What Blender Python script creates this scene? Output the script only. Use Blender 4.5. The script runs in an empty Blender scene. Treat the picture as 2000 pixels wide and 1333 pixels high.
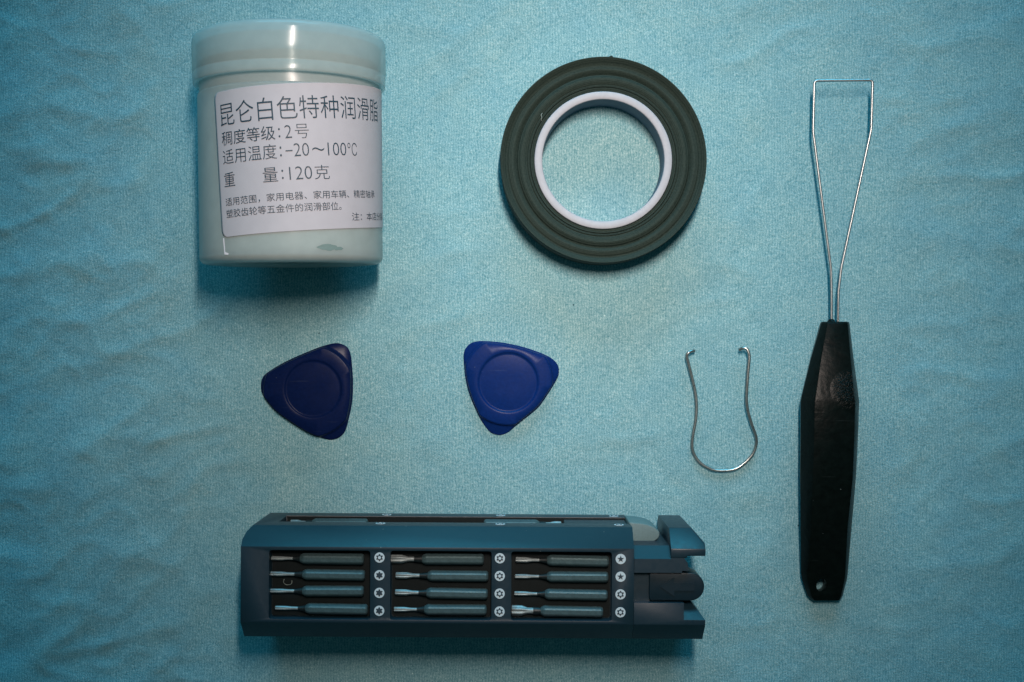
import bpy, bmesh, math, random
from mathutils import Vector, Matrix, noise
random.seed(7)
S = 1.0 / 6000.0          # one photo pixel at cloth level in metres
D = 2400.0                # camera height, in the same unit
sc = bpy.context.scene
COL = sc.collection

# ------------------------------------------------------------------ camera
cam_d = bpy.data.cameras.new('camera')
cam = bpy.data.objects.new('camera', cam_d)
COL.objects.link(cam)
cam.location = (0, 0, D * S)
cam_d.sensor_width = 36.0
cam_d.lens = 36.0 * D / 2000.0
cam_d.clip_start = 0.01
cam_d.clip_end = 50
sc.camera = cam

# ------------------------------------------------------------------ light
world = bpy.data.worlds.new('World')
sc.world = world
world.use_nodes = True
bg = world.node_tree.nodes['Background']
bg.inputs['Color'].default_value = (0.16, 0.50, 0.56, 1)
bg.inputs['Strength'].default_value = 0.125

def area(name, px, py, h, tx, ty, sx, sy, power, col, spread=180):
    l = bpy.data.lights.new(name, 'AREA')
    l.shape = 'RECTANGLE'
    l.size, l.size_y = sx * S, sy * S
    l.energy = power
    l.color = col
    l.spread = math.radians(spread)
    o = bpy.data.objects.new(name, l)
    COL.objects.link(o)
    o.location = ((px - 1000) * S, -(py - 666.5) * S, h * S)
    tgt = Vector(((tx - 1000) * S, -(ty - 666.5) * S, 0))
    o.rotation_euler = (tgt - o.location).to_track_quat('-Z', 'Y').to_euler()
    return o
area('ceiling_tube', 1170, -260, 2700, 1110, 415, 80, 860, 0.240, (1.0, 0.84, 0.755), 51)
area('window_light', 1000, -9000, 3500, 1000, 700, 8500, 3300, 24.5, (0.08, 0.67, 1.0))

vs = sc.view_settings
vs.view_transform = 'Standard'
vs.look = 'None'
vs.exposure = 0.0
vs.gamma = 1.0
vs.use_curve_mapping = False

# ------------------------------------------------------------------ helpers
def mat(name, base, rough=0.5, metal=0.0, spec=0.5):
    m = bpy.data.materials.new(name)
    m.use_nodes = True
    b = m.node_tree.nodes['Principled BSDF']
    b.inputs['Base Color'].default_value = (*base, 1)
    b.inputs['Roughness'].default_value = rough
    b.inputs['Metallic'].default_value = metal
    b.inputs['Specular IOR Level'].default_value = spec
    return m

def nodes(m):
    nt = m.node_tree
    def N(t, **kw):
        n = nt.nodes.new(t)
        for k, v in kw.items():
            setattr(n, k, v)
        return n
    return nt, N, nt.links.new, nt.nodes['Principled BSDF']

def px_coords(m):
    nt, N, L, b = nodes(m)
    tc = N('ShaderNodeTexCoord')
    mp = N('ShaderNodeMapping')
    mp.inputs['Scale'].default_value = (6000, 6000, 6000)
    L(tc.outputs['Object'], mp.inputs['Vector'])
    return mp.outputs['Vector']

def dust(m, scale=0.05, size=0.045, col=(0.30, 0.36, 0.36)):
    """sparse pale specks and short scratches"""
    nt, N, L, b = nodes(m)
    v = px_coords(m)
    vo = N('ShaderNodeTexVoronoi'); vo.inputs['Scale'].default_value = scale
    L(v, vo.inputs['Vector'])
    sep = N('ShaderNodeSeparateColor'); L(vo.outputs['Color'], sep.inputs['Color'])
    th = N('ShaderNodeMath', operation='MULTIPLY'); L(sep.outputs['Red'], th.inputs[0]); th.inputs[1].default_value = size
    lt = N('ShaderNodeMath', operation='LESS_THAN'); L(vo.outputs['Distance'], lt.inputs[0]); L(th.outputs[0], lt.inputs[1])
    mp = N('ShaderNodeMapping'); mp.inputs['Scale'].default_value = (0.012, 0.35, 0.35); mp.inputs['Rotation'].default_value = (0, 0, 0.35); L(v, mp.inputs['Vector'])
    nz = N('ShaderNodeTexNoise'); nz.inputs['Scale'].default_value = 1.0; nz.inputs['Detail'].default_value = 2; L(mp.outputs[0], nz.inputs['Vector'])
    g = N('ShaderNodeMath', operation='GREATER_THAN'); L(nz.outputs['Fac'], g.inputs[0]); g.inputs[1].default_value = 0.735
    k = N('ShaderNodeMath', operation='MULTIPLY'); L(g.outputs[0], k.inputs[0]); k.inputs[1].default_value = 0.06
    mx = N('ShaderNodeMath', operation='MAXIMUM'); L(lt.outputs[0], mx.inputs[0]); L(k.outputs[0], mx.inputs[1])
    k2 = N('ShaderNodeMath', operation='MULTIPLY'); L(mx.outputs[0], k2.inputs[0]); k2.inputs[1].default_value = 0.5
    mix = N('ShaderNodeMix', data_type='RGBA'); L(k2.outputs[0], mix.inputs['Factor']); mix.inputs['B'].default_value = (*col, 1)
    src = b.inputs['Base Color'].links[0].from_socket if b.inputs['Base Color'].links else None
    if src: L(src, mix.inputs['A'])
    else: mix.inputs['A'].default_value = b.inputs['Base Color'].default_value
    L(mix.outputs['Result'], b.inputs['Base Color'])
    return m

def grain(m, scale=0.25, amount=0.25, bump=0.3, rough_var=0.1, dist=1.0):
    """fine unevenness of colour, gloss and relief"""
    nt, N, L, b = nodes(m)
    v = px_coords(m)
    n = N('ShaderNodeTexNoise')
    n.inputs['Scale'].default_value = scale
    n.inputs['Detail'].default_value = 4
    L(v, n.inputs['Vector'])
    base = tuple(b.inputs['Base Color'].default_value)
    cr = N('ShaderNodeValToRGB')
    lo, hi = 1 - amount, 1 + amount
    cr.color_ramp.elements[0].color = (*[c * lo for c in base[:3]], 1)
    cr.color_ramp.elements[1].color = (*[min(1, c * hi) for c in base[:3]], 1)
    cr.color_ramp.elements[0].position = 0.3
    cr.color_ramp.elements[1].position = 0.7
    L(n.outputs['Fac'], cr.inputs['Fac'])
    L(cr.outputs['Color'], b.inputs['Base Color'])
    r0 = b.inputs['Roughness'].default_value
    n2 = N('ShaderNodeTexNoise')
    n2.inputs['Scale'].default_value = scale * 0.2
    n2.inputs['Detail'].default_value = 5
    L(v, n2.inputs['Vector'])
    mr = N('ShaderNodeMapRange')
    mr.inputs['To Min'].default_value = max(0.02, r0 - rough_var)
    mr.inputs['To Max'].default_value = min(1, r0 + rough_var)
    L(n2.outputs['Fac'], mr.inputs['Value'])
    L(mr.outputs['Result'], b.inputs['Roughness'])
    if bump:
        bp = N('ShaderNodeBump')
        bp.inputs['Strength'].default_value = bump
        bp.inputs['Distance'].default_value = dist * S
        L(n.outputs['Fac'], bp.inputs['Height'])
        L(bp.outputs['Normal'], b.inputs['Normal'])
    return m

def obj(name, bm, mats, parent=None, smooth=True, angle=35):
    me = bpy.data.meshes.new(name)
    bmesh.ops.scale(bm, vec=(S, S, S), verts=bm.verts)
    bm.normal_update()
    bm.to_mesh(me)
    bm.free()
    o = bpy.data.objects.new(name, me)
    COL.objects.link(o)
    for m in (mats if isinstance(mats, (list, tuple)) else [mats]):
        me.materials.append(m)
    if smooth:
        me.polygons.foreach_set('use_smooth', [True] * len(me.polygons))
        try:
            me.set_sharp_from_angle(angle=math.radians(angle))
        except Exception:
            pass
    if parent:
        o.parent = parent
    return o

def thing(name, label, cat, px, py, h=0, rotz=0, group=None):
    """an Empty at the thing's base; px, py are plan positions on the cloth"""
    o = bpy.data.objects.new(name, None)
    o.empty_display_size = 0.01
    COL.objects.link(o)
    o.location = ((px - 1000) * S, -(py - 666.5) * S, h * S)
    o.rotation_euler = (0, 0, rotz)
    return tag(o, label, cat, group)

def tag(o, label, cat, group=None):
    o['label'] = label
    o['category'] = cat
    if group:
        o['group'] = group
    return o

def plan(px, py, h):
    """photo position at height h -> plan position in photo units (y down)"""
    k = (D - h) / D
    return (1000 + (px - 1000) * k, 666.5 + (py - 666.5) * k)

def prism(bm, pts, z0, z1, mi=0):
    """pts: list of (x, y) with y up, counter-clockwise"""
    a = sum(pts[i][0] * pts[(i + 1) % len(pts)][1] - pts[(i + 1) % len(pts)][0] * pts[i][1] for i in range(len(pts)))
    if a < 0:
        pts = pts[::-1]
    lo = [bm.verts.new((x, y, z0)) for x, y in pts]
    hi = [bm.verts.new((x, y, z1)) for x, y in pts]
    n = len(pts)
    fs = [bm.faces.new(hi), bm.faces.new(lo[::-1])]
    for i in range(n):
        fs.append(bm.faces.new((lo[i], lo[(i + 1) % n], hi[(i + 1) % n], hi[i])))
    for f in fs:
        f.material_index = mi
    return bm

def xprism(bm, sec, x0, x1):
    """sec: list of (y, z), swept along x"""
    a = sum(sec[i][0] * sec[(i + 1) % len(sec)][1] - sec[(i + 1) % len(sec)][0] * sec[i][1] for i in range(len(sec)))
    if a < 0:
        sec = sec[::-1]
    lo = [bm.verts.new((x0, y, z)) for y, z in sec]
    hi = [bm.verts.new((x1, y, z)) for y, z in sec]
    n = len(sec)
    bm.faces.new(hi)
    bm.faces.new(lo[::-1])
    for i in range(n):
        bm.faces.new((lo[i], lo[(i + 1) % n], hi[(i + 1) % n], hi[i]))
    return bm

def rrect(x0, y0, x1, y1, r, n=5):
    pts = []
    for cx, cy, a0 in ((x1 - r, y1 - r, 0), (x0 + r, y1 - r, 90), (x0 + r, y0 + r, 180), (x1 - r, y0 + r, 270)):
        for i in range(n + 1):
            a = math.radians(a0 + 90 * i / n)
            pts.append((cx + r * math.cos(a), cy + r * math.sin(a)))
    return pts

def solid(bm, name='tmp'):
    me = bpy.data.meshes.new(name)
    bm.normal_update()
    bm.to_mesh(me)
    bm.free()
    o = bpy.data.objects.new(name, me)
    COL.objects.link(o)
    return o

def boolean(base_bm, ops, bevel=0, seg=2):
    """returns a bmesh: base combined with [(op, bmesh), ...], edges bevelled"""
    a = solid(base_bm)
    others = []
    for op, b in ops:
        ob = solid(b)
        others.append(ob)
        md = a.modifiers.new('b', 'BOOLEAN')
        md.operation = op
        md.solver = 'EXACT'
        md.object = ob
    if bevel:
        bv = a.modifiers.new('bv', 'BEVEL')
        bv.width = bevel
        bv.segments = seg
        bv.limit_method = 'ANGLE'
        bv.angle_limit = math.radians(25)
        bv.use_clamp_overlap = True
    dg = bpy.context.evaluated_depsgraph_get()
    me = bpy.data.meshes.new_from_object(a.evaluated_get(dg))
    bm = bmesh.new()
    bm.from_mesh(me)
    bpy.data.meshes.remove(me)
    for o in [a] + others:
        m = o.data
        bpy.data.objects.remove(o)
        bpy.data.meshes.remove(m)
    return bm

def tube(bm, pts, r, n=12, closed=False, flat=1.0):
    pts = [Vector(p) for p in pts]
    N_ = len(pts)
    rings = []
    for i, p in enumerate(pts):
        a = pts[(i - 1) % N_] if (closed or i > 0) else p
        b = pts[(i + 1) % N_] if (closed or i < N_ - 1) else p
        t = (b - a).normalized()
        side = Vector((0, 0, 1)).cross(t)
        if side.length < 1e-4:
            side = Vector((1, 0, 0))
        side.normalize()
        up = t.cross(side).normalized()
        ri = r[i] if isinstance(r, (list, tuple)) else r
        rings.append([bm.verts.new(p + side * math.cos(2 * math.pi * k / n) * ri * flat + up * math.sin(2 * math.pi * k / n) * ri) for k in range(n)])
    for i in range(N_ if closed else N_ - 1):
        A, B = rings[i], rings[(i + 1) % N_]
        for k in range(n):
            bm.faces.new((A[k], A[(k + 1) % n], B[(k + 1) % n], B[k]))
    if not closed:
        bm.faces.new(rings[0][::-1])
        bm.faces.new(rings[-1])
    bmesh.ops.recalc_face_normals(bm, faces=bm.faces)
    return bm

def fillet(pts, r, n=6):
    pts = [Vector(p) for p in pts]
    out = [pts[0]]
    for i in range(1, len(pts) - 1):
        p = pts[i]
        a = (pts[i - 1] - p); b = (pts[i + 1] - p)
        d = min(r, a.length * 0.45, b.length * 0.45)
        p0 = p + a.normalized() * d
        p1 = p + b.normalized() * d
        for k in range(n + 1):
            t = k / n
            out.append(p0 * (1 - t) ** 2 + p * 2 * t * (1 - t) + p1 * t * t)
    out.append(pts[-1])
    return out

def catmull(pts, n=8, closed=False):
    pts = [Vector(p) for p in pts]
    N_ = len(pts)
    out = []
    for i in range(N_ if closed else N_ - 1):
        g = lambda j: pts[j % N_] if closed else pts[max(0, min(N_ - 1, j))]
        p0, p1, p2, p3 = g(i - 1), g(i), g(i + 1), g(i + 2)
        for k in range(n):
            t = k / n
            out.append(0.5 * ((2 * p1) + (p2 - p0) * t + (2 * p0 - 5 * p1 + 4 * p2 - p3) * t * t + (3 * p1 - p0 - 3 * p2 + p3) * t ** 3))
    if not closed:
        out.append(pts[-1])
    return out

def lathe_z(bm, prof, n=128, wob=None):
    """closed profile (r, z) swept about z"""
    rings = []
    for r, z in prof:
        row = []
        for k in range(n):
            a = 2 * math.pi * k / n
            w = wob(r, z, a) if wob else 0
            row.append(bm.verts.new((r * math.cos(a), r * math.sin(a), z + w)))
        rings.append(row)
    m = len(prof)
    for i in range(m):
        A, B = rings[i], rings[(i + 1) % m]
        for k in range(n):
            bm.faces.new((A[k], A[(k + 1) % n], B[(k + 1) % n], B[k]))
    bmesh.ops.recalc_face_normals(bm, faces=bm.faces)
    return bm

def lathe_y(bm, prof, n=128):
    """open profile (r, s) about the y axis, capped where r == 0; y = -s"""
    rings = []
    for r, s in prof:
        if r == 0:
            rings.append([bm.verts.new((0, -s, 0))])
        else:
            rings.append([bm.verts.new((r * math.sin(2 * math.pi * k / n), -s, r * math.cos(2 * math.pi * k / n))) for k in range(n)])
    for A, B in zip(rings, rings[1:]):
        for k in range(n):
            k2 = (k + 1) % n
            if len(A) == 1:
                bm.faces.new((A[0], B[k2], B[k]))
            elif len(B) == 1:
                bm.faces.new((A[k], A[k2], B[0]))
            else:
                bm.faces.new((A[k], A[k2], B[k2], B[k]))
    bmesh.ops.recalc_face_normals(bm, faces=bm.faces)
    return bm

# ------------------------------------------------------------------ materials
M = {}
def cloth_material():
    m = mat('teal_cloth', (0.16, 0.42, 0.48), 0.85, spec=0.25)
    nt, N, L, b = nodes(m)
    v = px_coords(m)
    def noise_(scale, detail=3, stretch=(1, 1, 1), rough=0.6, src=None):
        mp = N('ShaderNodeMapping')
        mp.inputs['Scale'].default_value = stretch
        L(src or v, mp.inputs['Vector'])
        n = N('ShaderNodeTexNoise')
        n.inputs['Scale'].default_value = scale
        n.inputs['Detail'].default_value = detail
        n.inputs['Roughness'].default_value = rough
        L(mp.outputs['Vector'], n.inputs['Vector'])
        return n.outputs['Fac']
    # knit: slightly wandering wales
    warp = N('ShaderNodeTexNoise'); warp.inputs['Scale'].default_value = 0.02; warp.inputs['Detail'].default_value = 2
    L(v, warp.inputs['Vector'])
    vm = N('ShaderNodeVectorMath', operation='MULTIPLY_ADD')
    L(warp.outputs['Color'], vm.inputs[0]); vm.inputs[1].default_value = (14, 14, 0); L(v, vm.inputs[2])
    wav = N('ShaderNodeTexWave', wave_type='BANDS', bands_direction='X', wave_profile='SIN')
    wav.inputs['Scale'].default_value = 0.058
    wav.inputs['Distortion'].default_value = 1.6
    wav.inputs['Detail'].default_value = 2
    wav.inputs['Detail Scale'].default_value = 3
    L(vm.outputs['Vector'], wav.inputs['Vector'])
    fib = noise_(0.46, 3, (1.2, 0.75, 1), 0.75)
    fib2 = noise_(0.16, 2, (0.8, 1.2, 1), 0.6)
    blot = noise_(0.012, 4, (1, 1, 1), 0.55)
    def mix(a, bb, fa, fb):
        x = N('ShaderNodeMath', operation='MULTIPLY'); L(a, x.inputs[0]); x.inputs[1].default_value = fa
        y = N('ShaderNodeMath', operation='MULTIPLY_ADD'); L(bb, y.inputs[0]); y.inputs[1].default_value = fb; L(x.outputs[0], y.inputs[2])
        return y.outputs[0]
    h1 = mix(fib, fib2, 0.9, 0.25)
    h2 = mix(h1, wav.outputs['Fac'], 1.04, 0.075)
    # melange yarn: pale and deep fibres
    cr = N('ShaderNodeValToRGB')
    e = cr.color_ramp.elements
    e[0].position = 0.455; e[0].color = (0.085, 0.260, 0.315, 1)
    e[1].position = 0.83; e[1].color = (0.430, 0.640, 0.670, 1)
    k = e.new(0.64); k.color = (0.215, 0.425, 0.475, 1)
    L(h2, cr.inputs['Fac'])
    hs = N('ShaderNodeMix', data_type='RGBA', blend_type='MULTIPLY')
    hs.inputs['Factor'].default_value = 1.0
    cr2 = N('ShaderNodeValToRGB')
    cr2.color_ramp.elements[0].position = 0.34; cr2.color_ramp.elements[0].color = (0.90, 0.95, 0.97, 1)
    cr2.color_ramp.elements[1].position = 0.68; cr2.color_ramp.elements[1].color = (1.08, 1.04, 1.01, 1)
    L(blot, cr2.inputs['Fac'])
    L(cr.outputs['Color'], hs.inputs['A']); L(cr2.outputs['Color'], hs.inputs['B'])
    # a few specks of lint
    vo = N('ShaderNodeTexVoronoi'); vo.inputs['Scale'].default_value = 0.016
    L(v, vo.inputs['Vector'])
    lt = N('ShaderNodeMath', operation='LESS_THAN'); lt.inputs[1].default_value = 0.030
    L(vo.outputs['Distance'], lt.inputs[0])
    sep = N('ShaderNodeSeparateColor'); L(vo.outputs['Color'], sep.inputs['Color'])
    gt = N('ShaderNodeMath', operation='GREATER_THAN'); gt.inputs[1].default_value = 0.55; L(sep.outputs['Red'], gt.inputs[0])
    mm = N('ShaderNodeMath', operation='MULTIPLY'); L(lt.outputs[0], mm.inputs[0]); L(gt.outputs[0], mm.inputs[1])
    lint = N('ShaderNodeMix', data_type='RGBA'); L(mm.outputs[0], lint.inputs['Factor'])
    L(hs.outputs['Result'], lint.inputs['A'])
    lc = N('ShaderNodeMix', data_type='RGBA')
    gt2 = N('ShaderNodeMath', operation='GREATER_THAN'); gt2.inputs[1].default_value = 0.25; L(sep.outputs['Green'], gt2.inputs[0])
    L(gt2.outputs[0], lc.inputs['Factor']); lc.inputs['A'].default_value = (0.02, 0.08, 0.1, 1); lc.inputs['B'].default_value = (0.5, 0.72, 0.74, 1)
    L(lc.outputs['Result'], lint.inputs['B'])
    L(lint.outputs['Result'], b.inputs['Base Color'])
    bp = N('ShaderNodeBump'); bp.inputs['Strength'].default_value = 0.75; bp.inputs['Distance'].default_value = 2.6 * S
    L(h2, bp.inputs['Height']); L(bp.outputs['Normal'], b.inputs['Normal'])
    b.inputs['Sheen Weight'].default_value = 0.25
    b.inputs['Sheen Roughness'].default_value = 0.4
    b.inputs['Sheen Tint'].default_value = (0.75, 0.95, 1, 1)
    return m
M['cloth'] = cloth_material()
M['case'] = grain(mat('slate_plastic', (0.0055, 0.0215, 0.0335), 0.42, spec=0.5), 0.6, 0.12, 0.12)
M['tray'] = grain(mat('tray_plastic', (0.003, 0.0065, 0.007), 0.6, spec=0.2), 0.4, 0.2, 0.1)
M['button'] = grain(mat('button_plastic', (0.005, 0.016, 0.024), 0.42, spec=0.3), 0.6, 0.12, 0.15)
M['grey'] = grain(mat('grey_plastic', (0.12, 0.18, 0.18), 0.6), 0.3, 0.1, 0.1)
M['icon'] = mat('icon_white', (0.50, 0.58, 0.62), 0.6)
M['icondark'] = mat('icon_dark', (0.012, 0.03, 0.045), 0.6)
M['shank'] = grain(mat('gunmetal', (0.075, 0.125, 0.135), 0.36, 0.45), 0.25, 0.18, 0.15)
M['neck'] = grain(mat('blackened_steel', (0.010, 0.016, 0.018), 0.45, 0.3), 0.3, 0.2, 0.1)
M['steel'] = grain(mat('bright_steel', (0.31, 0.36, 0.365), 0.6, 0.8), 0.3, 0.15, 0.1)
M['wire'] = grain(mat('steel_wire', (0.42, 0.45, 0.46), 0.36, 0.95), 0.3, 0.15, 0.05)
M['clipwire'] = grain(mat('clip_steel', (0.38, 0.41, 0.40), 0.30, 0.9), 0.3, 0.2, 0.05)
M['rubber'] = grain(mat('black_plastic', (0.0025, 0.005, 0.0045), 0.32, spec=0.11), 0.09, 0.3, 0.35, 0.15, 2.0)
M['pickblue'] = grain(mat('blue_plastic', (0.0035, 0.021, 0.118), 0.30, spec=0.06), 0.2, 0.10, 0.08)
M['pickshade'] = grain(mat('shaded_blue_plastic', (0.003, 0.010, 0.054), 0.30, spec=0.08), 0.2, 0.12, 0.08)  # darker copy of the picks' blue, weaker light put into the colour
M['paper'] = grain(mat('label_paper', (0.475, 0.455, 0.49), 0.6, spec=0.3), 0.05, 0.025, 0.05)
M['ink'] = mat('label_ink', (0.010, 0.042, 0.068), 0.6)
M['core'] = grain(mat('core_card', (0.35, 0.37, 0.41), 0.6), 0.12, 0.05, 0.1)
M['corewall'] = grain(mat('core_wall_shade', (0.055, 0.11, 0.17), 0.6), 0.12, 0.1, 0.1)  # inner side of the core, its shade put into the colour
M['lint'] = mat('pale_lint', (0.20, 0.24, 0.22), 0.9)

for k_ in ('case', 'button', 'rubber', 'pickblue', 'pickshade'):
    dust(M[k_])

def wrinkle_patch(m, centre, radius):
    """crinkled mould flow marks on one spot of the handle"""
    nt, N, L, b = nodes(m)
    v = px_coords(m)
    d = N('ShaderNodeVectorMath', operation='DISTANCE'); L(v, d.inputs[0]); d.inputs[1].default_value = centre
    mr = N('ShaderNodeMapRange'); mr.inputs['From Min'].default_value = radius; mr.inputs['From Max'].default_value = radius * 0.4; L(d.outputs['Value'], mr.inputs['Value'])
    n = N('ShaderNodeTexNoise'); n.inputs['Scale'].default_value = 0.16; n.inputs['Detail'].default_value = 3; n.inputs['Distortion'].default_value = 1.2; L(v, n.inputs['Vector'])
    k = N('ShaderNodeMath', operation='MULTIPLY'); L(mr.outputs['Result'], k.inputs[0]); L(n.outputs['Fac'], k.inputs[1])
    bp = N('ShaderNodeBump'); bp.inputs['Strength'].default_value = 0.9; bp.inputs['Distance'].default_value = 6 * S
    L(k.outputs[0], bp.inputs['Height'])
    L(b.inputs['Normal'].links[0].from_socket, bp.inputs['Normal'])
    L(bp.outputs['Normal'], b.inputs['Normal'])
wrinkle_patch(M['rubber'], (40, 140, 90), 42)

def tape_material():
    m = mat('olive_cloth_tape', (0.038, 0.058, 0.048), 0.75, spec=0.15)
    nt, N, L, b = nodes(m)
    v = px_coords(m)
    # wound layers: rings by radius, plus fine weave
    sep = N('ShaderNodeSeparateXYZ'); L(v, sep.inputs[0])
    cx = N('ShaderNodeCombineXYZ'); L(sep.outputs['X'], cx.inputs['X']); L(sep.outputs['Y'], cx.inputs['Y'])
    ln = N('ShaderNodeVectorMath', operation='LENGTH'); L(cx.outputs[0], ln.inputs[0])
    n = N('ShaderNodeTexNoise', noise_dimensions='1D'); n.inputs['Scale'].default_value = 0.45; n.inputs['Detail'].default_value = 3
    L(ln.outputs['Value'], n.inputs['W'])
    n2 = N('ShaderNodeTexNoise'); n2.inputs['Scale'].default_value = 0.35; n2.inputs['Detail'].default_value = 3; L(v, n2.inputs['Vector'])
    ad = N('ShaderNodeMath', operation='MULTIPLY_ADD'); L(n2.outputs['Fac'], ad.inputs[0]); ad.inputs[1].default_value = 0.7; L(n.outputs['Fac'], ad.inputs[2])
    cr = N('ShaderNodeValToRGB')
    cr.color_ramp.elements[0].position = 0.55; cr.color_ramp.elements[0].color = (0.0075, 0.018, 0.015, 1)
    cr.color_ramp.elements[1].position = 1.05; cr.color_ramp.elements[1].color = (0.029, 0.045, 0.038, 1)
    L(ad.outputs[0], cr.inputs['Fac']); L(cr.outputs['Color'], b.inputs['Base Color'])
    bp = N('ShaderNodeBump'); bp.inputs['Strength'].default_value = 0.6; bp.inputs['Distance'].default_value = 2.0 * S
    L(ad.outputs[0], bp.inputs['Height']); L(bp.outputs['Normal'], b.inputs['Normal'])
    return m
M['tape'] = tape_material()

def jar_material(name, base, trans, rough):
    """milky plastic: scattering body with a little see-through"""
    m = mat(name, base, rough, spec=0.5)
    grain(m, 0.05, 0.05, 0.04, 0.05)
    nt, N, L, b = nodes(m)
    tl = N('ShaderNodeBsdfTranslucent'); tl.inputs['Color'].default_value = (*base, 1)
    tr = N('ShaderNodeBsdfTransparent'); tr.inputs['Color'].default_value = (0.92, 0.97, 0.96, 1)
    m1 = N('ShaderNodeMixShader'); m1.inputs['Fac'].default_value = 0.35
    L(b.outputs[0], m1.inputs[1]); L(tl.outputs[0], m1.inputs[2])
    m2 = N('ShaderNodeMixShader'); m2.inputs['Fac'].default_value = trans
    L(m1.outputs[0], m2.inputs[1]); L(tr.outputs[0], m2.inputs[2])
    out = nt.nodes['Material Output']
    L(m2.outputs[0], out.inputs['Surface'])
    return m
M['lid'] = jar_material('milky_lid', (0.585, 0.645, 0.635), 0.50, 0.16)
M['jar'] = jar_material('milky_jar', (0.54, 0.61, 0.60), 0.24, 0.22)
def grease_material():
    m = mat('white_grease', (0.55, 0.64, 0.62), 0.5)
    nt, N, L, b = nodes(m)
    v = px_coords(m)
    n = N('ShaderNodeTexNoise'); n.inputs['Scale'].default_value = 0.03; n.inputs['Detail'].default_value = 3; L(v, n.inputs['Vector'])
    cr = N('ShaderNodeValToRGB')
    cr.color_ramp.elements[0].position = 0.35; cr.color_ramp.elements[0].color = (0.46, 0.54, 0.54, 1)
    cr.color_ramp.elements[1].position = 0.65; cr.color_ramp.elements[1].color = (0.62, 0.68, 0.68, 1)
    L(n.outputs['Fac'], cr.inputs['Fac']); L(cr.outputs['Color'], b.inputs['Base Color'])
    return m
M['grease'] = grease_material()
M['smudge'] = mat('grease_void', (0.17, 0.245, 0.235), 0.5)

# ------------------------------------------------------------------ cloth
PADS = [(560, 300, 260, 330, 0.9), (1175, 320, 260, 260, 0.95), (600, 762, 150, 150, 0.9), (995, 757, 150, 150, 0.9),
        (1410, 800, 130, 190, 0.8), (1620, 660, 140, 600, 0.85), (930, 1100, 520, 200, 0.97)]
def cloth_h(x, y):
    """height of the cloth at plan position x, y (photo units, y down)"""
    ca, sa = math.cos(math.radians(-24)), math.sin(math.radians(-24))
    u, w = x * ca + y * sa, -x * sa + y * ca
    h = 6.0 * noise.noise(Vector((u / 420, w / 230, 1.3)))
    left = max(0.0, min(1.0, (760 - x) / 520))
    left = left * left * (3 - 2 * left)
    wx = noise.noise(Vector((x / 160, y / 160, 4.0))) * 45
    r = 1 - abs(noise.noise(Vector(((u + wx) / 210, (w + wx) / 95, 7.7)))) * 2
    h += (0.9 + 0.6 * left) * 2.8 * max(0, r) ** 2
    r2 = 1 - abs(noise.noise(Vector(((u - wx) / 90, (w + wx * .6) / 70, 3.1)))) * 2.2
    h += (0.6 + 0.5 * left) * 2.0 * max(0, r2) ** 3
    pat = max(0.0, noise.noise(Vector((x / 240, y / 240, 5.5))) + 0.12)
    r3 = 1 - abs(noise.noise(Vector(((x + wx) / 38, (y - wx) / 30, 8.8)))) * 2.4
    h += pat * 1.6 * max(0, r3) ** 2
    h += (0.35 + left) * 2.0 * noise.noise(Vector((u / 95, w / 60, 2.2)))
    h += (0.5 + 0.5 * left) * 1.1 * noise.noise(Vector((x / 33, y / 26, 9.1)))
    k = 1.0
    for cx, cy, rx, ry, a in PADS:
        d = math.hypot((x - cx) / rx, (y - cy) / ry)
        if d < 1.25:
            t = max(0.0, min(1.0, (1.25 - d) / 0.45))
            k = min(k, 1 - a * t * t * (3 - 2 * t))
    return (h - 3.0) * k - 1.2
bm = bmesh.new()
NX, NY = 560, 410
x0, x1, y0, y1 = -900, 2900, -750, 2080
grid = []
for j in range(NY + 1):
    row = []
    for i in range(NX + 1):
        x = x0 + (x1 - x0) * i / NX
        y = y0 + (y1 - y0) * j / NY
        row.append(bm.verts.new((x - 1000, -(y - 666.5), min(0.0, cloth_h(x, y)) if cloth_h(x, y) > 0 and any(math.hypot((x - c[0]) / c[2], (y - c[1]) / c[3]) < 0.8 for c in PADS) else cloth_h(x, y))))
    grid.append(row)
for j in range(NY):
    for i in range(NX):
        bm.faces.new((grid[j][i], grid[j + 1][i], grid[j + 1][i + 1], grid[j][i + 1]))
cl = obj('tablecloth', bm, M['cloth'], angle=180)
cl['kind'] = 'structure'

# ------------------------------------------------------------------ grease jar, lying on its side
RL, RB = 173.0, 164.0
LEN = 408.0
jx, jytop = 597.0, 666.5 - 547.0
jar = thing('grease_jar', 'translucent white plastic jar with printed paper label, lying on its side', 'jar', jx, jytop, 0)
tilt = math.atan2(RL - RB, LEN - 60)
jar.rotation_euler = (0, 0, math.radians(0.4))
def jar_part(name, bm, mats, parent=None):
    bmesh.ops.translate(bm, vec=(0, 0, 0), verts=bm.verts)
    rot = Matrix.Translation((0, 0, RL)) @ Matrix.Rotation(tilt, 4, 'X')
    bmesh.ops.transform(bm, matrix=rot, verts=bm.verts)
    return obj(name, bm, mats, parent or jar)
def arc(cr, cs, r, a0, a1, n=6):
    return [(cr + r * math.cos(math.radians(a0 + (a1 - a0) * i / n)), cs + r * math.sin(math.radians(a0 + (a1 - a0) * i / n))) for i in range(n + 1)]
lidp = [(0, 3), (120, 3), (150, 1)] + arc(RL - 14, 14, 14, -90, 0) + [(RL, 40), (RL - 0.3, 66), (RL - 1.6, 68), (RL - 1.6, 69.5), (RL - 0.8, 71), (RL - 1.2, 84)] + arc(RL - 4.2, 86, 3, 0, 90, 3) + [(RL - 9, 88), (RL - 9, 50), (RL - 8, 20), (0, 12)]
lid = jar_part('lid', lathe_y(bmesh.new(), lidp), M['lid'])
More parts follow.
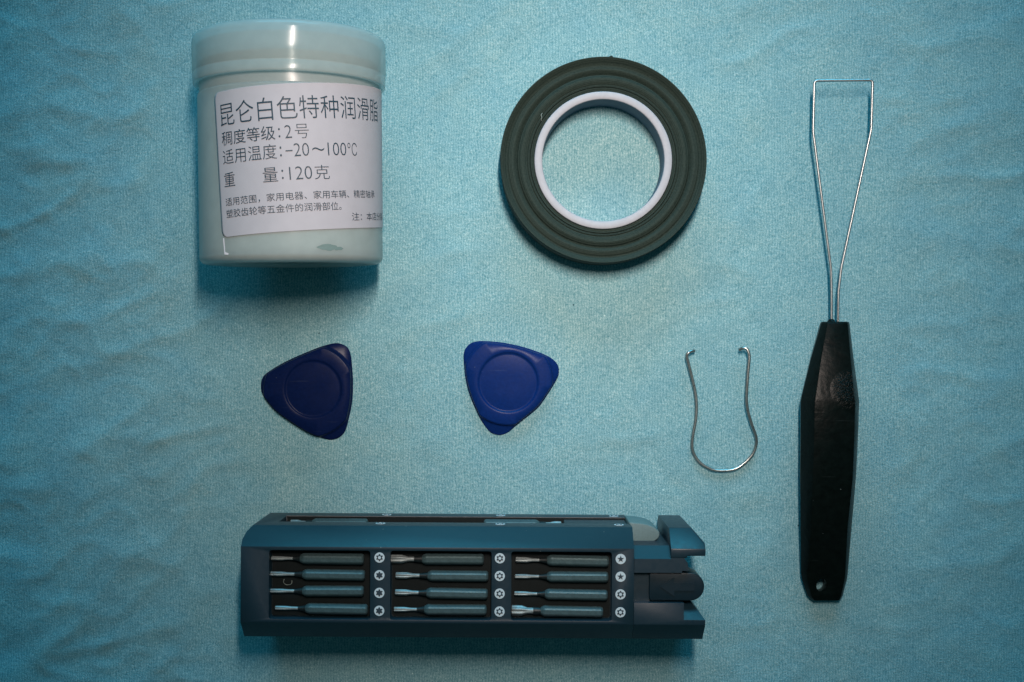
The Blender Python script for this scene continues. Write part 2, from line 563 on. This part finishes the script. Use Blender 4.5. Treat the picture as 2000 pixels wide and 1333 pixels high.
bodyp = [(0, 50), (140, 50), (158, 50), (161, 72), (161, 92), (160.5, 98), (161, 102)] + \
        arc(RB - 6, 110, 6, -60, 0, 5) + [(RB, 200), (RB, 300)] + arc(RB - 13, LEN - 13, 13, 0, 80, 7) + [(138, LEN + 1), (128, LEN - 1), (122, LEN - 6), (60, LEN - 7), (0, LEN - 7)]
body = jar_part('jar_body', lathe_y(bmesh.new(), bodyp), M['jar'])
greasep = [(0, 118), (140, 116), (150, 124), (RB - 5, 138), (RB - 5, 300)] + arc(RB - 20, LEN - 30, 15, 0, 90, 5) + [(0, LEN - 14)]
jar_part('grease', lathe_y(bmesh.new(), greasep), M['grease'])

ROT = math.radians(3.9)
LU, LV = -118.0, 110.0        # label's upper left corner: arc length from the top line, distance from lid top
LW, LH = 420.0, 248.0
def on_jar(a, b, lift):
    """label coordinates (a right, b down, from the label's upper left corner) -> jar space"""
    u = LU + a * math.cos(ROT) + b * math.sin(ROT)
    v = LV - a * math.sin(ROT) + b * math.cos(ROT) + 9.0
    r = RB + lift
    return (r * math.sin(u / RB), -v, r * math.cos(u / RB))
bm = bmesh.new()
rows = []
rc = 12.0
bs = [0, 0.6, 2, 4, 7, 12] + [12 + (LH - 24) * i / 12 for i in range(1, 12)] + [LH - 12, LH - 7, LH - 4, LH - 2, LH - 0.6, LH]
for b in bs:
    d = min(b, LH - b)
    ins = rc - math.sqrt(max(0, rc * rc - (rc - d) ** 2)) if d < rc else 0
    rows.append([on_jar(ins + (LW - 2 * ins) * i / 90, b, 0.9) for i in range(91)])
vr = [[bm.verts.new(p) for p in r] for r in rows]
for A, B in zip(vr, vr[1:]):
    for i in range(90):
        bm.faces.new((A[i], B[i], B[i + 1], A[i + 1]))
label = jar_part('label', bm, M['paper'])
sol = label.modifiers.new('thickness', 'SOLIDIFY')
sol.thickness = 0.5 * S
sol.offset = -1

def text_bm(s, thin=-0.006):
    cu = bpy.data.curves.new('t', 'FONT')
    cu.body = s
    cu.size = 1.0
    cu.offset = thin
    cu.resolution_u = 3
    o = bpy.data.objects.new('t', cu)
    COL.objects.link(o)
    dg = bpy.context.evaluated_depsgraph_get()
    me = bpy.data.meshes.new_from_object(o.evaluated_get(dg))
    b = bmesh.new()
    b.from_mesh(me)
    bpy.data.meshes.remove(me)
    bpy.data.objects.remove(o)
    bpy.data.curves.remove(cu)
    return b
def lettering(s, a0, a1, b0, b1, thin=-0.006):
    """one piece of writing fitted to the box a0..a1, b0..b1 of the label"""
    t = text_bm(s, thin)
    xs = [v.co.x for v in t.verts]; ys = [v.co.y for v in t.verts]
    mx, Mx, my, My = min(xs), max(xs), min(ys), max(ys)
    for v in t.verts:
        v.co.x = a0 + (v.co.x - mx) / (Mx - mx) * (a1 - a0)
        v.co.y = b1 + (v.co.y - my) / (My - my) * (b0 - b1)
    for _ in range(3):
        long = [e for e in t.edges if e.calc_length() > 7]
        if not long:
            break
        bmesh.ops.subdivide_edges(t, edges=long, cuts=1)
        bmesh.ops.triangulate(t, faces=[f for f in t.faces if len(f.verts) > 3])
    for v in t.verts:
        v.co = Vector(on_jar(v.co.x, v.co.y, 1.25))
    return t
def join_bm(list_):
    out = bmesh.new()
    for b in list_:
        me = bpy.data.meshes.new('j'); b.to_mesh(me); b.free()
        out.from_mesh(me); bpy.data.meshes.remove(me)
    return out
LINES = [('title_lettering', [('昆仑白色特种润滑脂', 14, 340, 21, 60, -0.005)]),
    ('grade_lettering', [('稠度等级', 14.0, 115.8, 69, 93, 0.0),
    (':', 121.1, 124.2, 74, 90, -0.004),
    ('2', 131.7, 143.3, 70, 92, -0.012),
    ('号', 148.6, 171.9, 69, 93, -0.012)]),
    ('temperature_lettering', [('适用温度', 14.0, 115.8, 100, 125, -0.005),
    (':', 121.1, 124.2, 105, 122, -0.004),
    ('-', 130.6, 142.3, 112, 114, -0.006),
    ('20', 144.4, 169.8, 101, 123, -0.012),
    ('~', 175.1, 196.3, 109, 115, -0.014),
    ('100', 202.7, 238.7, 101, 123, -0.012),
    ('℃', 241.9, 263.1, 101, 123, -0.012)]),
    ('weight_lettering', [('重', 14.0, 37.3, 139, 163, -0.003),
    ('量', 89.3, 114.7, 139, 163, -0.003),
    (':', 121.1, 124.2, 144, 160, -0.004),
    ('120', 133.8, 171.9, 140, 162, -0.012),
    ('克', 176.2, 202.7, 139, 163, -0.01)]),
    ('usage_lettering', [('适用范围，家用电器、家用车辆、精密轴承', 14, 311, 182, 196, 0.0),
    ('塑胶齿轮等五金件的润滑部位。', 14, 221, 202, 216, 0.0)]),
    ('note_lettering', [('注：本店分装', 242, 354, 221, 235, 0.0)])]
for nm, parts in LINES:
    jar_part(nm, join_bm([lettering(*p) for p in parts]), M['ink'], label)
# pale strip below the label's corner, with a highlight put into its colour
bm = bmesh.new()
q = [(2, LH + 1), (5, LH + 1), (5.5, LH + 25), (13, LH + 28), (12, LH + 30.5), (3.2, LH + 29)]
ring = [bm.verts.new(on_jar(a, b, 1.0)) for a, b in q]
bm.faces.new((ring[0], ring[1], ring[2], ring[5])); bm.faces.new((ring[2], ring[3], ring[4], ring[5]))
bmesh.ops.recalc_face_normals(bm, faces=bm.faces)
jar_part('glint_strip', bm, mat('painted_glint', (0.85, 0.8, 0.84), 0.4))
# dark void in the grease near the base, seen through the wall
bm = bmesh.new()
def blob(cu, cv, ru, rv):
    c = []
    n = 20
    ctr = bm.verts.new(((RB + 0.4) * math.sin(cu / RB), -cv, (RB + 0.4) * math.cos(cu / RB)))
    for k in range(n):
        a = 2 * math.pi * k / n
        q = 1 + 0.35 * noise.noise(Vector((math.cos(a) * 1.5, math.sin(a) * 1.5, cu)))
        u, v = cu + ru * q * math.cos(a), cv + rv * q * math.sin(a)
        c.append(bm.verts.new(((RB + 0.3) * math.sin(u / RB), -v, (RB + 0.3) * math.cos(u / RB))))
    for k in range(n):
        bm.faces.new((ctr, c[(k + 1) % n], c[k]))
blob(90, 384, 17, 5.5)
blob(110, 386, 10, 3.0)
bmesh.ops.recalc_face_normals(bm, faces=bm.faces)
jar_part('smudge', bm, M['smudge'])

# ------------------------------------------------------------------ roll of tape
tx, ty = plan(1178.5, 313, 74)
roll = thing('tape_roll', 'roll of dark olive cloth tape on a white ring core', 'tape', tx, ty)
def wob(r, z, a):
    if z < 40:
        return 0
    return 0.9 * noise.noise(Vector((math.cos(a) * 1.3 + r * 0.02, math.sin(a) * 1.3, r * 0.05)))
tp = [(131.3, 0), (131.3, 67), (134, 69.5), (137.5, 70.5), (138.6, 66.5), (140, 70.5), (142.6, 71), (143.8, 68), (146, 71), (154, 74), (158, 73),
      (161, 69), (164, 64.5), (166.5, 68), (169.5, 72.5), (174, 73.5), (179, 70.5), (182.5, 67.5), (185, 69.5), (189, 75), (192.5, 79.5), (194.4, 80), (195.4, 77), (195.6, 73), (195, 4), (193, 0)]
tp = [(r, 71 + (z - 71) * 0.75 if z > 60 else z) for r, z in tp]
obj('tape', lathe_z(bmesh.new(), tp, 180, wob), M['tape'], roll, angle=50)
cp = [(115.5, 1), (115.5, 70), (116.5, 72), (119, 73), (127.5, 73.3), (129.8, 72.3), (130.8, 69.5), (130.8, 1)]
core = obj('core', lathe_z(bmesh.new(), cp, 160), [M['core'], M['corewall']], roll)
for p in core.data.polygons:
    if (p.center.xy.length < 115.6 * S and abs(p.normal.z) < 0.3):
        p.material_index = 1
bm = bmesh.new()
prism(bm, [(4, 194), (22, 193), (16, 198.5)], 6, 72)
obj('tape_end', bm, M['tape'], roll)
fx, fy = plan(1058, 230, 73)
pts = [((fx - 1000) + dx, -(fy - 666.5) + dy, 74.5 + dz) for dx, dy, dz in ((1, 8, 0), (-1, 4, 2), (0, 0, 2.5), (-1, -4, 1.5), (0, -6, -0.5))]
tag(obj('thread', tube(bmesh.new(), catmull(pts, 4), 0.7, 6), M['lint']), 'short pale thread lying on the olive tape beside the white core', 'thread')

# ------------------------------------------------------------------ opening picks
def pick(name, origin, sc_, outline, ctr, rdisc, rrec, rc_ctr, mt, label, rx=0, ry=0):
    to_px = lambda p: (origin[0] + p[0] / sc_, origin[1] + p[1] / sc_)
    c = to_px(ctr)
    cxp, cyp = plan(c[0], c[1], 8)
    k = (D - 8) / D
    ol = [Vector(((to_px(p)[0] - c[0]) * k, -(to_px(p)[1] - c[1]) * k, 0)) for p in outline]
    ol = catmull(ol, 10, True)
    poly = []
    for p in ol:
        poly.append((math.atan2(p.y, p.x), p.length))
    poly.sort()
    def ro(a):
        a = (a + math.pi) % (2 * math.pi) - math.pi
        for i in range(len(poly)):
            a0, r0 = poly[i - 1]
            a1, r1 = poly[i]
            if i == 0:
                a0 -= 2 * math.pi
            if a0 <= a <= a1:
                return r0 + (r1 - r0) * (a - a0) / max(1e-6, a1 - a0)
        a0, r0 = poly[-1]; a1, r1 = poly[0]
        a1 += 2 * math.pi
        return r0 + (r1 - r0) * (a - a0) / (a1 - a0)
    rd, rr = rdisc / sc_, rrec / sc_
    ox, oy = (rc_ctr[0] - ctr[0]) / sc_, -(rc_ctr[1] - ctr[1]) / sc_
    prof = [(0.35 * rr, 12.4, 1), (rr - 4.5, 12.4, 1), (rr - 2.4, 12.1, 1), (rr - 0.8, 12.8, 1), (rr + 0.8, 14.5, 1), (rr + 1.8, 14.9, 1), (rr + 5, 15.0, .9), (rd - 4, 14.6, 0), (rd - 1.6, 14.0, 0), (rd - 0.1, 10.6, 0), (rd + 1.2, 6.2, 0), (rd + 5, 5.0, 0), (999, 2.6, 0), (1000, 1.8, 0), (1001, 0.4, 0)]
    n = 220
    bm = bmesh.new()
    rings = []
    for j, (r, z, w) in enumerate(prof):
        row = []
        for i in range(n):
            a = 2 * math.pi * i / n
            R = ro(a)
            lim = R - max(0, (len(prof) - 1 - j)) * 0.55 - (0.8 if j < len(prof) - 2 else 0)
            rr_ = min(r, lim)
            x, y = rr_ * math.cos(a) + ox * w, rr_ * math.sin(a) + oy * w
            row.append(bm.verts.new((x, y, z)))
        rings.append(row)
    cv = bm.verts.new((ox, oy, 12.4))
    for i in range(n):
        bm.faces.new((cv, rings[0][i], rings[0][(i + 1) % n]))
    for A, B in zip(rings, rings[1:]):
        for i in range(n):
            bm.faces.new((A[i], B[i], B[(i + 1) % n], A[(i + 1) % n]))
    bm.faces.new(rings[-1][::-1])
    bmesh.ops.recalc_face_normals(bm, faces=bm.faces)
    o = obj(name, bm, mt, angle=60)
    o.location = ((cxp - 1000) * S, -(cyp - 666.5) * S, 0.2 * S)
    o.rotation_euler = (math.radians(rx), math.radians(ry), 0)
    return tag(o, label, 'opening pick', 'blue plastic opening picks')
pick('opening_pick', (490, 640), 5.552,
     [(100, 640), (112, 560), (170, 490), (380, 365), (680, 235), (850, 180), (950, 172), (1040, 215), (1078, 300), (1095, 450), (1103, 600), (1095, 800), (1060, 980), (1020, 1120), (960, 1190), (880, 1220), (790, 1210), (640, 1160), (450, 1050), (260, 910), (150, 780), (110, 710)],
     (640, 690), 500, 305, (680, 665), M['pickshade'], 'darker blue rounded triangular opening pick lying on the cloth below the jar')
pick('opening_pick', (880, 640), 5.554,
     [(140, 300), (160, 230), (220, 170), (310, 148), (450, 152), (600, 170), (800, 215), (1000, 285), (1110, 345), (1165, 410), (1178, 480), (1160, 550), (1080, 690), (970, 850), (860, 950), (720, 1060), (640, 1130), (570, 1165), (500, 1168), (420, 1130), (330, 1010), (260, 870), (200, 720), (160, 560), (145, 420)],
     (620, 575), 485, 320, (625, 595), M['pickblue'], 'brighter royal blue triangular opening pick lying on the cloth below the tape roll')

# ------------------------------------------------------------------ bent wire clip
cpts = [(252, 158, 13), (226, 162, 16), (200, 176, 18), (186, 206, 17), (200, 270, 15), (232, 400, 12), (260, 530, 10), (269, 640, 9), (262, 760, 8), (240, 880, 7), (230, 980, 6), (247, 1055, 5), (300, 1130, 5), (380, 1180, 5), (450, 1198, 5), (540, 1198, 5), (620, 1178, 5), (700, 1120, 5), (760, 1050, 6), (788, 970, 8), (785, 900, 11), (750, 800, 15), (718, 690, 18), (705, 600, 20), (707, 500, 22), (719, 330, 24), (729, 222, 25), (722, 170, 25), (702, 138, 24), (672, 136, 22), (642, 150, 18)]
def clip_pt(p):
    px, py = plan(1300 + p[0] / 4.4443, 650 + p[1] / 4.4443, p[2])
    return (px, py, p[2])
cw = [clip_pt(p) for p in cpts]
base = (1410, 800)
path = catmull([(x - base[0], -(y - base[1]), z * 0.9 - 1.0) for x, y, z in cw], 8)
o = obj('wire_clip', tube(bmesh.new(), path, 3.2, 12), M['clipwire'], angle=80)
o.location = ((base[0] - 1000) * S, -(base[1] - 666.5) * S, 0)
tag(o, 'small bare steel wire bent into a bulbous U with hooked ends', 'wire clip')

# ------------------------------------------------------------------ keycap puller
pul = thing('wire_puller', 'wire loop puller with long faceted black plastic handle', 'puller', 1600, 900)
secs = [  # photo y, left, right, bottom z, top z, bevel width, bevel depth
    (629, 1604, 1655, 12, 56, 7, 14), (632, 1602, 1657, 10, 60, 8, 16), (700, 1583, 1666, 5, 76, 13, 26), (774, 1564, 1675, 0, 93, 18, 36), (784, 1562, 1676, 0, 94, 18, 36),
    (850, 1562, 1674, 0, 93, 17, 36), (930, 1562, 1671, 0, 88, 16, 34), (1030, 1563, 1663, 0, 68, 15, 26), (1118, 1564, 1656, 0, 36, 9, 14),
    (1132, 1566, 1654, 0, 31, 8, 12), (1164, 1577, 1646, 1, 23, 6, 9), (1172, 1585, 1641, 3, 19, 4, 7)]
bm = bmesh.new()
rings = []
for y, l, r, zb, zt, bw, bd in secs:
    h = min(50, zt * 0.6)
    lx, yy = plan(l, y, h)
    rx, _ = plan(r, y, h)
    lx -= 1600; rx -= 1600; yy = -(yy - 900)
    bb = min(bw, (rx - lx) * 0.2)
    rings.append([bm.verts.new((x, yy, z)) for x, z in ((lx + bb * .9, zb), (rx - bb * .9, zb), (rx - bb * .2, zb + bd * .6), (rx, zt - bd), (rx - bb, zt), (lx + bb, zt), (lx, zt - bd), (lx + bb * .45, zb + bd * .6))])
for A, B in zip(rings, rings[1:]):
    for i in range(8):
        bm.faces.new((A[i], A[(i + 1) % 8], B[(i + 1) % 8], B[i]))
bm.faces.new(rings[0][::-1]); bm.faces.new(rings[-1])
bmesh.ops.recalc_face_normals(bm, faces=bm.faces)
hb = bmesh.new()
hx, hy = plan(1604, 1143, 26)
prism(hb, [(hx - 1600 + 10 * math.cos(a * math.pi / 12), -(hy - 900) + 13 * math.sin(a * math.pi / 12)) for a in range(24)], -20, 140)
bm = boolean(bm, [('DIFFERENCE', hb)], 1.6, 2)
obj('handle', bm, M['rubber'], pul, angle=30)
wp = [(1636.5, 640), (1636.5, 629), (1637.5, 570), (1643, 524), (1701.6, 253), (1704.5, 157), (1590.5, 158), (1588, 257), (1623, 526), (1624, 570), (1624, 629), (1624, 640)]
w3 = []
for i, (x, y) in enumerate(wp):
    t = (640 - y) / 483.0
    h = 40 + 22 * t
    q = plan(x, y, h)
    w3.append((q[0] - 1600, -(q[1] - 900), h))
obj('wire_loop', tube(bmesh.new(), fillet(w3, 7), 2.6, 12), M['wire'], pul, angle=80)

bm = bmesh.new()
bmesh.ops.create_icosphere(bm, subdivisions=3, radius=1)
for v in bm.verts:
    q = 1 + 0.25 * noise.noise(v.co * 1.7)
    v.co = Vector((v.co.x * 7 * q + (1629 - 1000) * .975 + 1000 - 1600, v.co.y * 6 * q + 270, v.co.z * 9 * q + 40))
obj('glue_bead', bm, M['rubber'], pul)

# ------------------------------------------------------------------ precision bit case
H = 225.0
OX, OY = 930.0, 666.5 + 433.0
ROTC = math.radians(-0.35)
case = thing('bit_case', 'slate grey eight sided screwdriver bit case with three open trays', 'tool case', OX, OY, 0, ROTC)
KT = (D - H) / D
def cx(px, h=H): return (px - 1000) * (D - h) / D + 1000 - OX
def cy(py, h=H): return -((py - 666.5) * (D - h) / D + 666.5 - OY)
W2, CH = 100.0, 33.0
octo = [(-W2, CH), (-W2, H - CH), (-W2 + CH, H), (W2 - CH, H), (W2, H - CH), (W2, CH), (W2 - CH, 0), (-W2 + CH, 0)]
XL, XS, XR = cx(470), cx(1238), cx(1378)
TRAYS = [(525, 723), (762, 960), (998, 1195)]
TY0, TY1 = cy(1212), cy(1077)
DEEP = 28.0
base = xprism(bmesh.new(), octo, XL, XS)
cuts = []
for a, b in TRAYS:
    cuts.append(('DIFFERENCE', prism(bmesh.new(), rrect(cx(a), TY0, cx(b), TY1, 5), H - DEEP, H + 20)))
# long slot in the side that faces the top of the picture
g = xprism(bmesh.new(), [(W2 - 26, 72), (W2 + 10, 72), (W2 + 10, 148), (W2 - 26, 148)], cx(552, 110), cx(1226, 110))
cuts.append(('DIFFERENCE', g))
# slanted corner at the closed end
c = bmesh.new()
prism(c, [(XL - 10, W2 + 20), (XL - 10, W2 - 22), (XL, W2 - 22), (XL + 5, W2 - 10), (XL + 15, W2 + 0.5), (XL + 15, W2 + 20)], -10, H + 10)
cuts.append(('DIFFERENCE', c))
shell = obj('shell', boolean(base, cuts, 1.6, 2), M['case'], case, angle=30)
# tray liners: a thin floor in each tray
for a, b in TRAYS:
    bm = prism(bmesh.new(), rrect(cx(a) + 1, TY0 + 1, cx(b) - 1, TY1 - 1, 4.5), H - DEEP + 0.3, H - DEEP + 2.0)
    obj('tray', bm, M['tray'], case)
FLOOR = H - DEEP + 2.0
bm = bmesh.new()
xprism(bm, [(W2 - 25.5, 72.4), (W2 - 1, 72.4), (W2 - 1, 73.4), (W2 - 24, 73.4), (W2 - 24, 147.6), (W2 - 25.5, 147.6)], cx(552, 110) + 1, cx(1226, 110) - 1)  # dark liner added so that the slot's shade is in its colour
cvr = xprism(bmesh.new(), [(W2 - 22, 80), (W2 - 22, 142), (W2 - 3, 142), (W2 - 3, 80)], cx(1101, 110), cx(1222, 110))
obj('side_cover', boolean(cvr, [], 2.0, 2), M['case'], case)
obj('slot_shade_liner', bm, M['tray'], case, smooth=False)

# open end: hooked arm, lower arm, back plate, latch button
def octo_long(): return xprism(bmesh.new(), octo, XS - 5, XR)
blk = prism(bmesh.new(), [(cx(1310), W2 + 5), (cx(1310), cy(1088)), (cx(1342), cy(1088)), (cx(1342), cy(1084)), (XR, cy(1084)), (XR, W2 - 24), (XR - 25, W2 + 5)], 20, H + 5)
obj('hook_arm', boolean(blk, [('INTERSECT', octo_long())], 1.5, 2), M['case'], case, angle=30)
ay = cy(1090)
arm = xprism(bmesh.new(), [(cy(1117), 40), (cy(1117), H), (ay, H), (ay + 20, H - 24), (ay + 20, 40)], XS + 0.5, cx(1311))
armr = prism(bmesh.new(), [(cx(1311), cy(1117)), (cx(1311), cy(1088)), (cx(1336), cy(1088)), (cx(1343), cy(1098)), (cx(1345), cy(1110)), (cx(1345), cy(1113)), (cx(1332), cy(1113)), (cx(1332), cy(1117))], 40, H - 0.4)
arm = boolean(arm, [('UNION', armr)], 1.3, 2)
obj('guide_rail', arm, M['case'], case, angle=30)
low = prism(bmesh.new(), [(XS + 0.5, -W2 - 5), (XS + 0.5, cy(1176)), (cx(1352), cy(1176)), (XR, cy(1209)), (XR, -W2 - 5)], 10, H + 5)
notch = bmesh.new()   # sloping inner face at the free end
notch = xprism(notch, [(cy(1209), H + 6), (cy(1209), H + 0.1), (cy(1174), H - 34), (cy(1150), H - 34), (cy(1150), H + 6)], cx(1336), XR + 10)
obj('lower_arm', boolean(low, [('INTERSECT', octo_long()), ('DIFFERENCE', notch)], 1.5, 2), M['case'], case, angle=30)
bm = prism(bmesh.new(), rrect(XS - 3, cy(1178), cx(1300), cy(1116), 2), 60, H - 16)
obj('back_plate', bm, M['case'], case)
rb = (cy(1118) - cy(1173)) / 2
bx0, bx1 = cx(1269), cx(1377)
yc = (cy(1118) + cy(1173)) / 2
pts = [(bx0 + 3, yc + rb), (bx0, yc + rb - 3), (bx0, yc - rb + 3), (bx0 + 3, yc - rb)] + [(bx1 - rb + rb * math.sin(a * math.pi / 16), yc - rb * math.cos(a * math.pi / 16)) for a in range(17)]
btn = obj('latch_button', boolean(prism(bmesh.new(), pts, H - 66, H - 7), [], 2.0, 3), M['button'], case, angle=30)
bm = bmesh.new()
al = [(cx(1290), yc), (cx(1318), yc + 17), (cx(1318), yc + 7), (cx(1357), yc + 7), (cx(1357), yc - 7), (cx(1318), yc - 7), (cx(1318), yc - 17)]
prism(bm, al, H - 7.5, H - 5.6)
obj('arrow', bm, M['button'], btn, smooth=False)
# grey rounded end showing in the gap behind the rail
bm = prism(bmesh.new(), [(cx(1228, 150) , cy(1066, 150))] + [(cx(1238, 150) + 47 * math.cos(math.radians(a)), cy(1042, 150) + 21 * math.sin(math.radians(a))) for a in range(-90, 91, 10)] + [(cx(1228, 150), cy(1018, 150))], 60, 150)
obj('grey_tongue', boolean(bm, [], 2.5, 3), M['grey'], case, angle=30)

# icons
def star(n, r0, r1, rot=90):
    return [((r0 if k % 2 == 0 else r1) * math.cos(math.radians(rot + 180 * k / n)), (r0 if k % 2 == 0 else r1) * math.sin(math.radians(rot + 180 * k / n))) for k in range(2 * n)]
def torx(r0, r1):
    return [((r0 + r1) / 2 * 1 * math.cos(a) + (r0 - r1) / 2 * math.cos(6 * a) * math.cos(a), (r0 + r1) / 2 * math.sin(a) + (r0 - r1) / 2 * math.cos(6 * a) * math.sin(a)) for a in [2 * math.pi * k / 72 + 0.0 for k in range(72)]]
def icon(kind, place):
    bm = bmesh.new()
    circ = lambda r, n=32: [(r * math.cos(2 * math.pi * k / n), r * math.sin(2 * math.pi * k / n)) for k in range(n)]
    prism(bm, circ(9.0), 0, 0.5, 0)
    if kind == 'star':
        prism(bm, star(5, 6.3, 2.6), 0.1, 0.9, 1)
    else:
        prism(bm, [(y, x) for x, y in torx(6.5, 4.2)], 0.1, 0.9, 1)
        if kind == 'pin':
            prism(bm, circ(2.7, 20), 0.2, 1.3, 0)
    bmesh.ops.transform(bm, matrix=place, verts=bm.verts)
    return obj('icon', bm, [M['icon'], M['icondark']], case, smooth=False)
IY = [1090.5, 1125, 1159.5, 1194.5]
KIND = [['pin', 'torx', 'torx', 'torx'], ['pin'] * 4, ['star', 'star', 'pin', 'pin']]
for c_, x in enumerate((741, 976, 1212)):
    for r_, y in enumerate(IY):
        icon(KIND[c_][r_], Matrix.Translation((cx(x), cy(y), H + 0.05)))
for x in (-240, -22, 194):
    for z in (52, 164):
        icon('pin', Matrix.Translation((x + 1000 - OX, W2 + 0.05, z)) @ Matrix.Rotation(math.radians(-90), 4, 'X'))

# ------------------------------------------------------------------ bits
def bit_parts(root, Ls, Ln, Lt, rt, rtip):
    """bit along +x: tip at 0, shank at the far end; rests with z = 0 on its lowest flat"""
    AF = 18.5
    R = AF / math.sqrt(3)
    zc = AF / 2
    def ring(bm, x, r, n=6, lobe=0.0, ph=0.0):
        return [bm.verts.new((x, r * (1 + lobe * math.cos(6 * (2 * math.pi * k / n))) * math.cos(2 * math.pi * k / n + ph), zc + r * (1 + lobe * math.cos(6 * (2 * math.pi * k / n))) * math.sin(2 * math.pi * k / n + ph))) for k in range(n)]
    def loft(rs):
        bm = bmesh.new()
        rr = [ring(bm, *a) for a in rs]
        for A, B in zip(rr, rr[1:]):
            n = len(A)
            for k in range(n):
                bm.faces.new((A[k], A[(k + 1) % n], B[(k + 1) % n], B[k]))
        bm.faces.new(rr[0]); bm.faces.new(rr[-1])
        bmesh.ops.recalc_face_normals(bm, faces=bm.faces)
        return bm
    x2 = Lt + Ln
    sh = loft([(x2, R * 0.62), (x2 + 7, R), (x2 + Ls - 4, R), (x2 + Ls, R * 0.8)])
    obj('shank', boolean(sh, [], 1.7, 1), M['shank'], root, angle=12)
    obj('neck', loft([(Lt - 1, rt * 1.25, 20), (Lt + 3, rt * 1.35, 20), (x2 + 1, R * 0.6, 20)]), M['neck'], root)
    n = 36
    obj('tip', loft([(0, rtip * 0.9, n, 0.16), (1.0, rtip, n, 0.17), (Lt * 0.45, rtip, n, 0.17), (Lt * 0.72, rt * 1.0, n, 0.03), (Lt, rt, n, 0)]), M['steel'], root, angle=60)
BITS = [  # shank start, shank end, y, tip start, tip radius, rod radius
    [(585, 711, 1093, 530, 3.2, 2.8), (590, 713, 1123.5, 528, 3.6, 3.2), (590, 711, 1157, 528, 3.4, 3.0), (596, 719, 1190, 538, 3.2, 2.9)],
    [(823, 945, 1093, 763.5, 6.6, 4.2), (834, 954, 1125, 773, 5.0, 3.6), (832, 953, 1158, 772, 4.6, 3.4), (828, 951, 1191.5, 770, 3.8, 2.9)],
    [(1067, 1189, 1093, 1007, 4.2, 3.0), (1067, 1188, 1125.5, 1006, 3.4, 2.9), (1063, 1187, 1159, 1005, 3.4, 2.8), (1055, 1178, 1192, 999.5, 8.0, 5.4)]]
COLN = ['left', 'middle', 'right']
ROWN = ['topmost', 'second', 'third', 'lowest']
EXTRA = [['with dull thin tip', 'with shiny slender tip', 'with thin two tone tip', 'set slightly to the right'],
         ['with wide fluted tip', 'with fluted bright tip', 'with short bright fluted tip', 'with narrow pale tip'],
         ['with pale split tip', 'with fine pointed tip', 'with fine dull tip', 'with broad bright fluted tip']]
HB = FLOOR + 9.5
cm = Matrix.Translation(((OX - 1000) * S, -(OY - 666.5) * S, 0)) @ Matrix.Rotation(ROTC, 4, 'Z')
for c_ in range(3):
    for r_ in range(4):
        xs, xe, y, xt, rtip, rt = BITS[c_][r_]
        t = thing('precision_bit', '%s bit in the %s tray, %s' % (ROWN[r_], COLN[c_], EXTRA[c_][r_]), 'screwdriver bit', 0, 0, 0, 0, 'screwdriver bits in the case trays')
        loc = cm @ Vector((cx(xt, HB) * S, cy(y, HB) * S, FLOOR * S))
        t.location = loc
        t.rotation_euler = (0, 0, ROTC + math.radians(random.uniform(-0.9, 0.9)))
        k = (D - HB) / D
        L_all = (xe - xt) * k
        Ls = (xe - xs) * k
        Lt = min(48, (L_all - Ls) * 0.78)
        bit_parts(t, Ls, L_all - Ls - Lt, Lt, rt, rtip)
for i, (x0_, x1_, flip, lab) in enumerate(((560, 728, False, 'steel bit lying in the shaded side slot at the closed end of the case'), (938, 1097, True, 'steel bit lying in the side slot near the open end of the case'))):
    t = thing('precision_bit', lab, 'screwdriver bit', 0, 0, 0, 0, 'screwdriver bits in the side slot')
    xx = cx(x1_ if flip else x0_, 120)
    t.location = cm @ Vector((xx * S, (W2 - 13) * S, 73.6 * S))
    t.rotation_euler = (0, 0, ROTC + (math.pi if flip else 0))
    bit_parts(t, 106, 10, 30, 5.0, 6.0)
# small curl of lint in the left tray
lx, ly = cx(560, HB), cy(1141, HB)
cp_ = [(lx - 6, ly + 5, 0.6), (lx - 7, ly - 1, 1.5), (lx - 1, ly - 5, 3), (lx + 7, ly - 3, 3), (lx + 8, ly + 3, 2)]
bm = tube(bmesh.new(), catmull(cp_, 6), 0.6, 6)
o = obj('lint_curl', bm, M['lint'])
o.matrix_world = cm @ Matrix.Translation((0, 0, FLOOR * S))
tag(o, 'tiny pale curl of lint between bits in the left tray', 'lint')
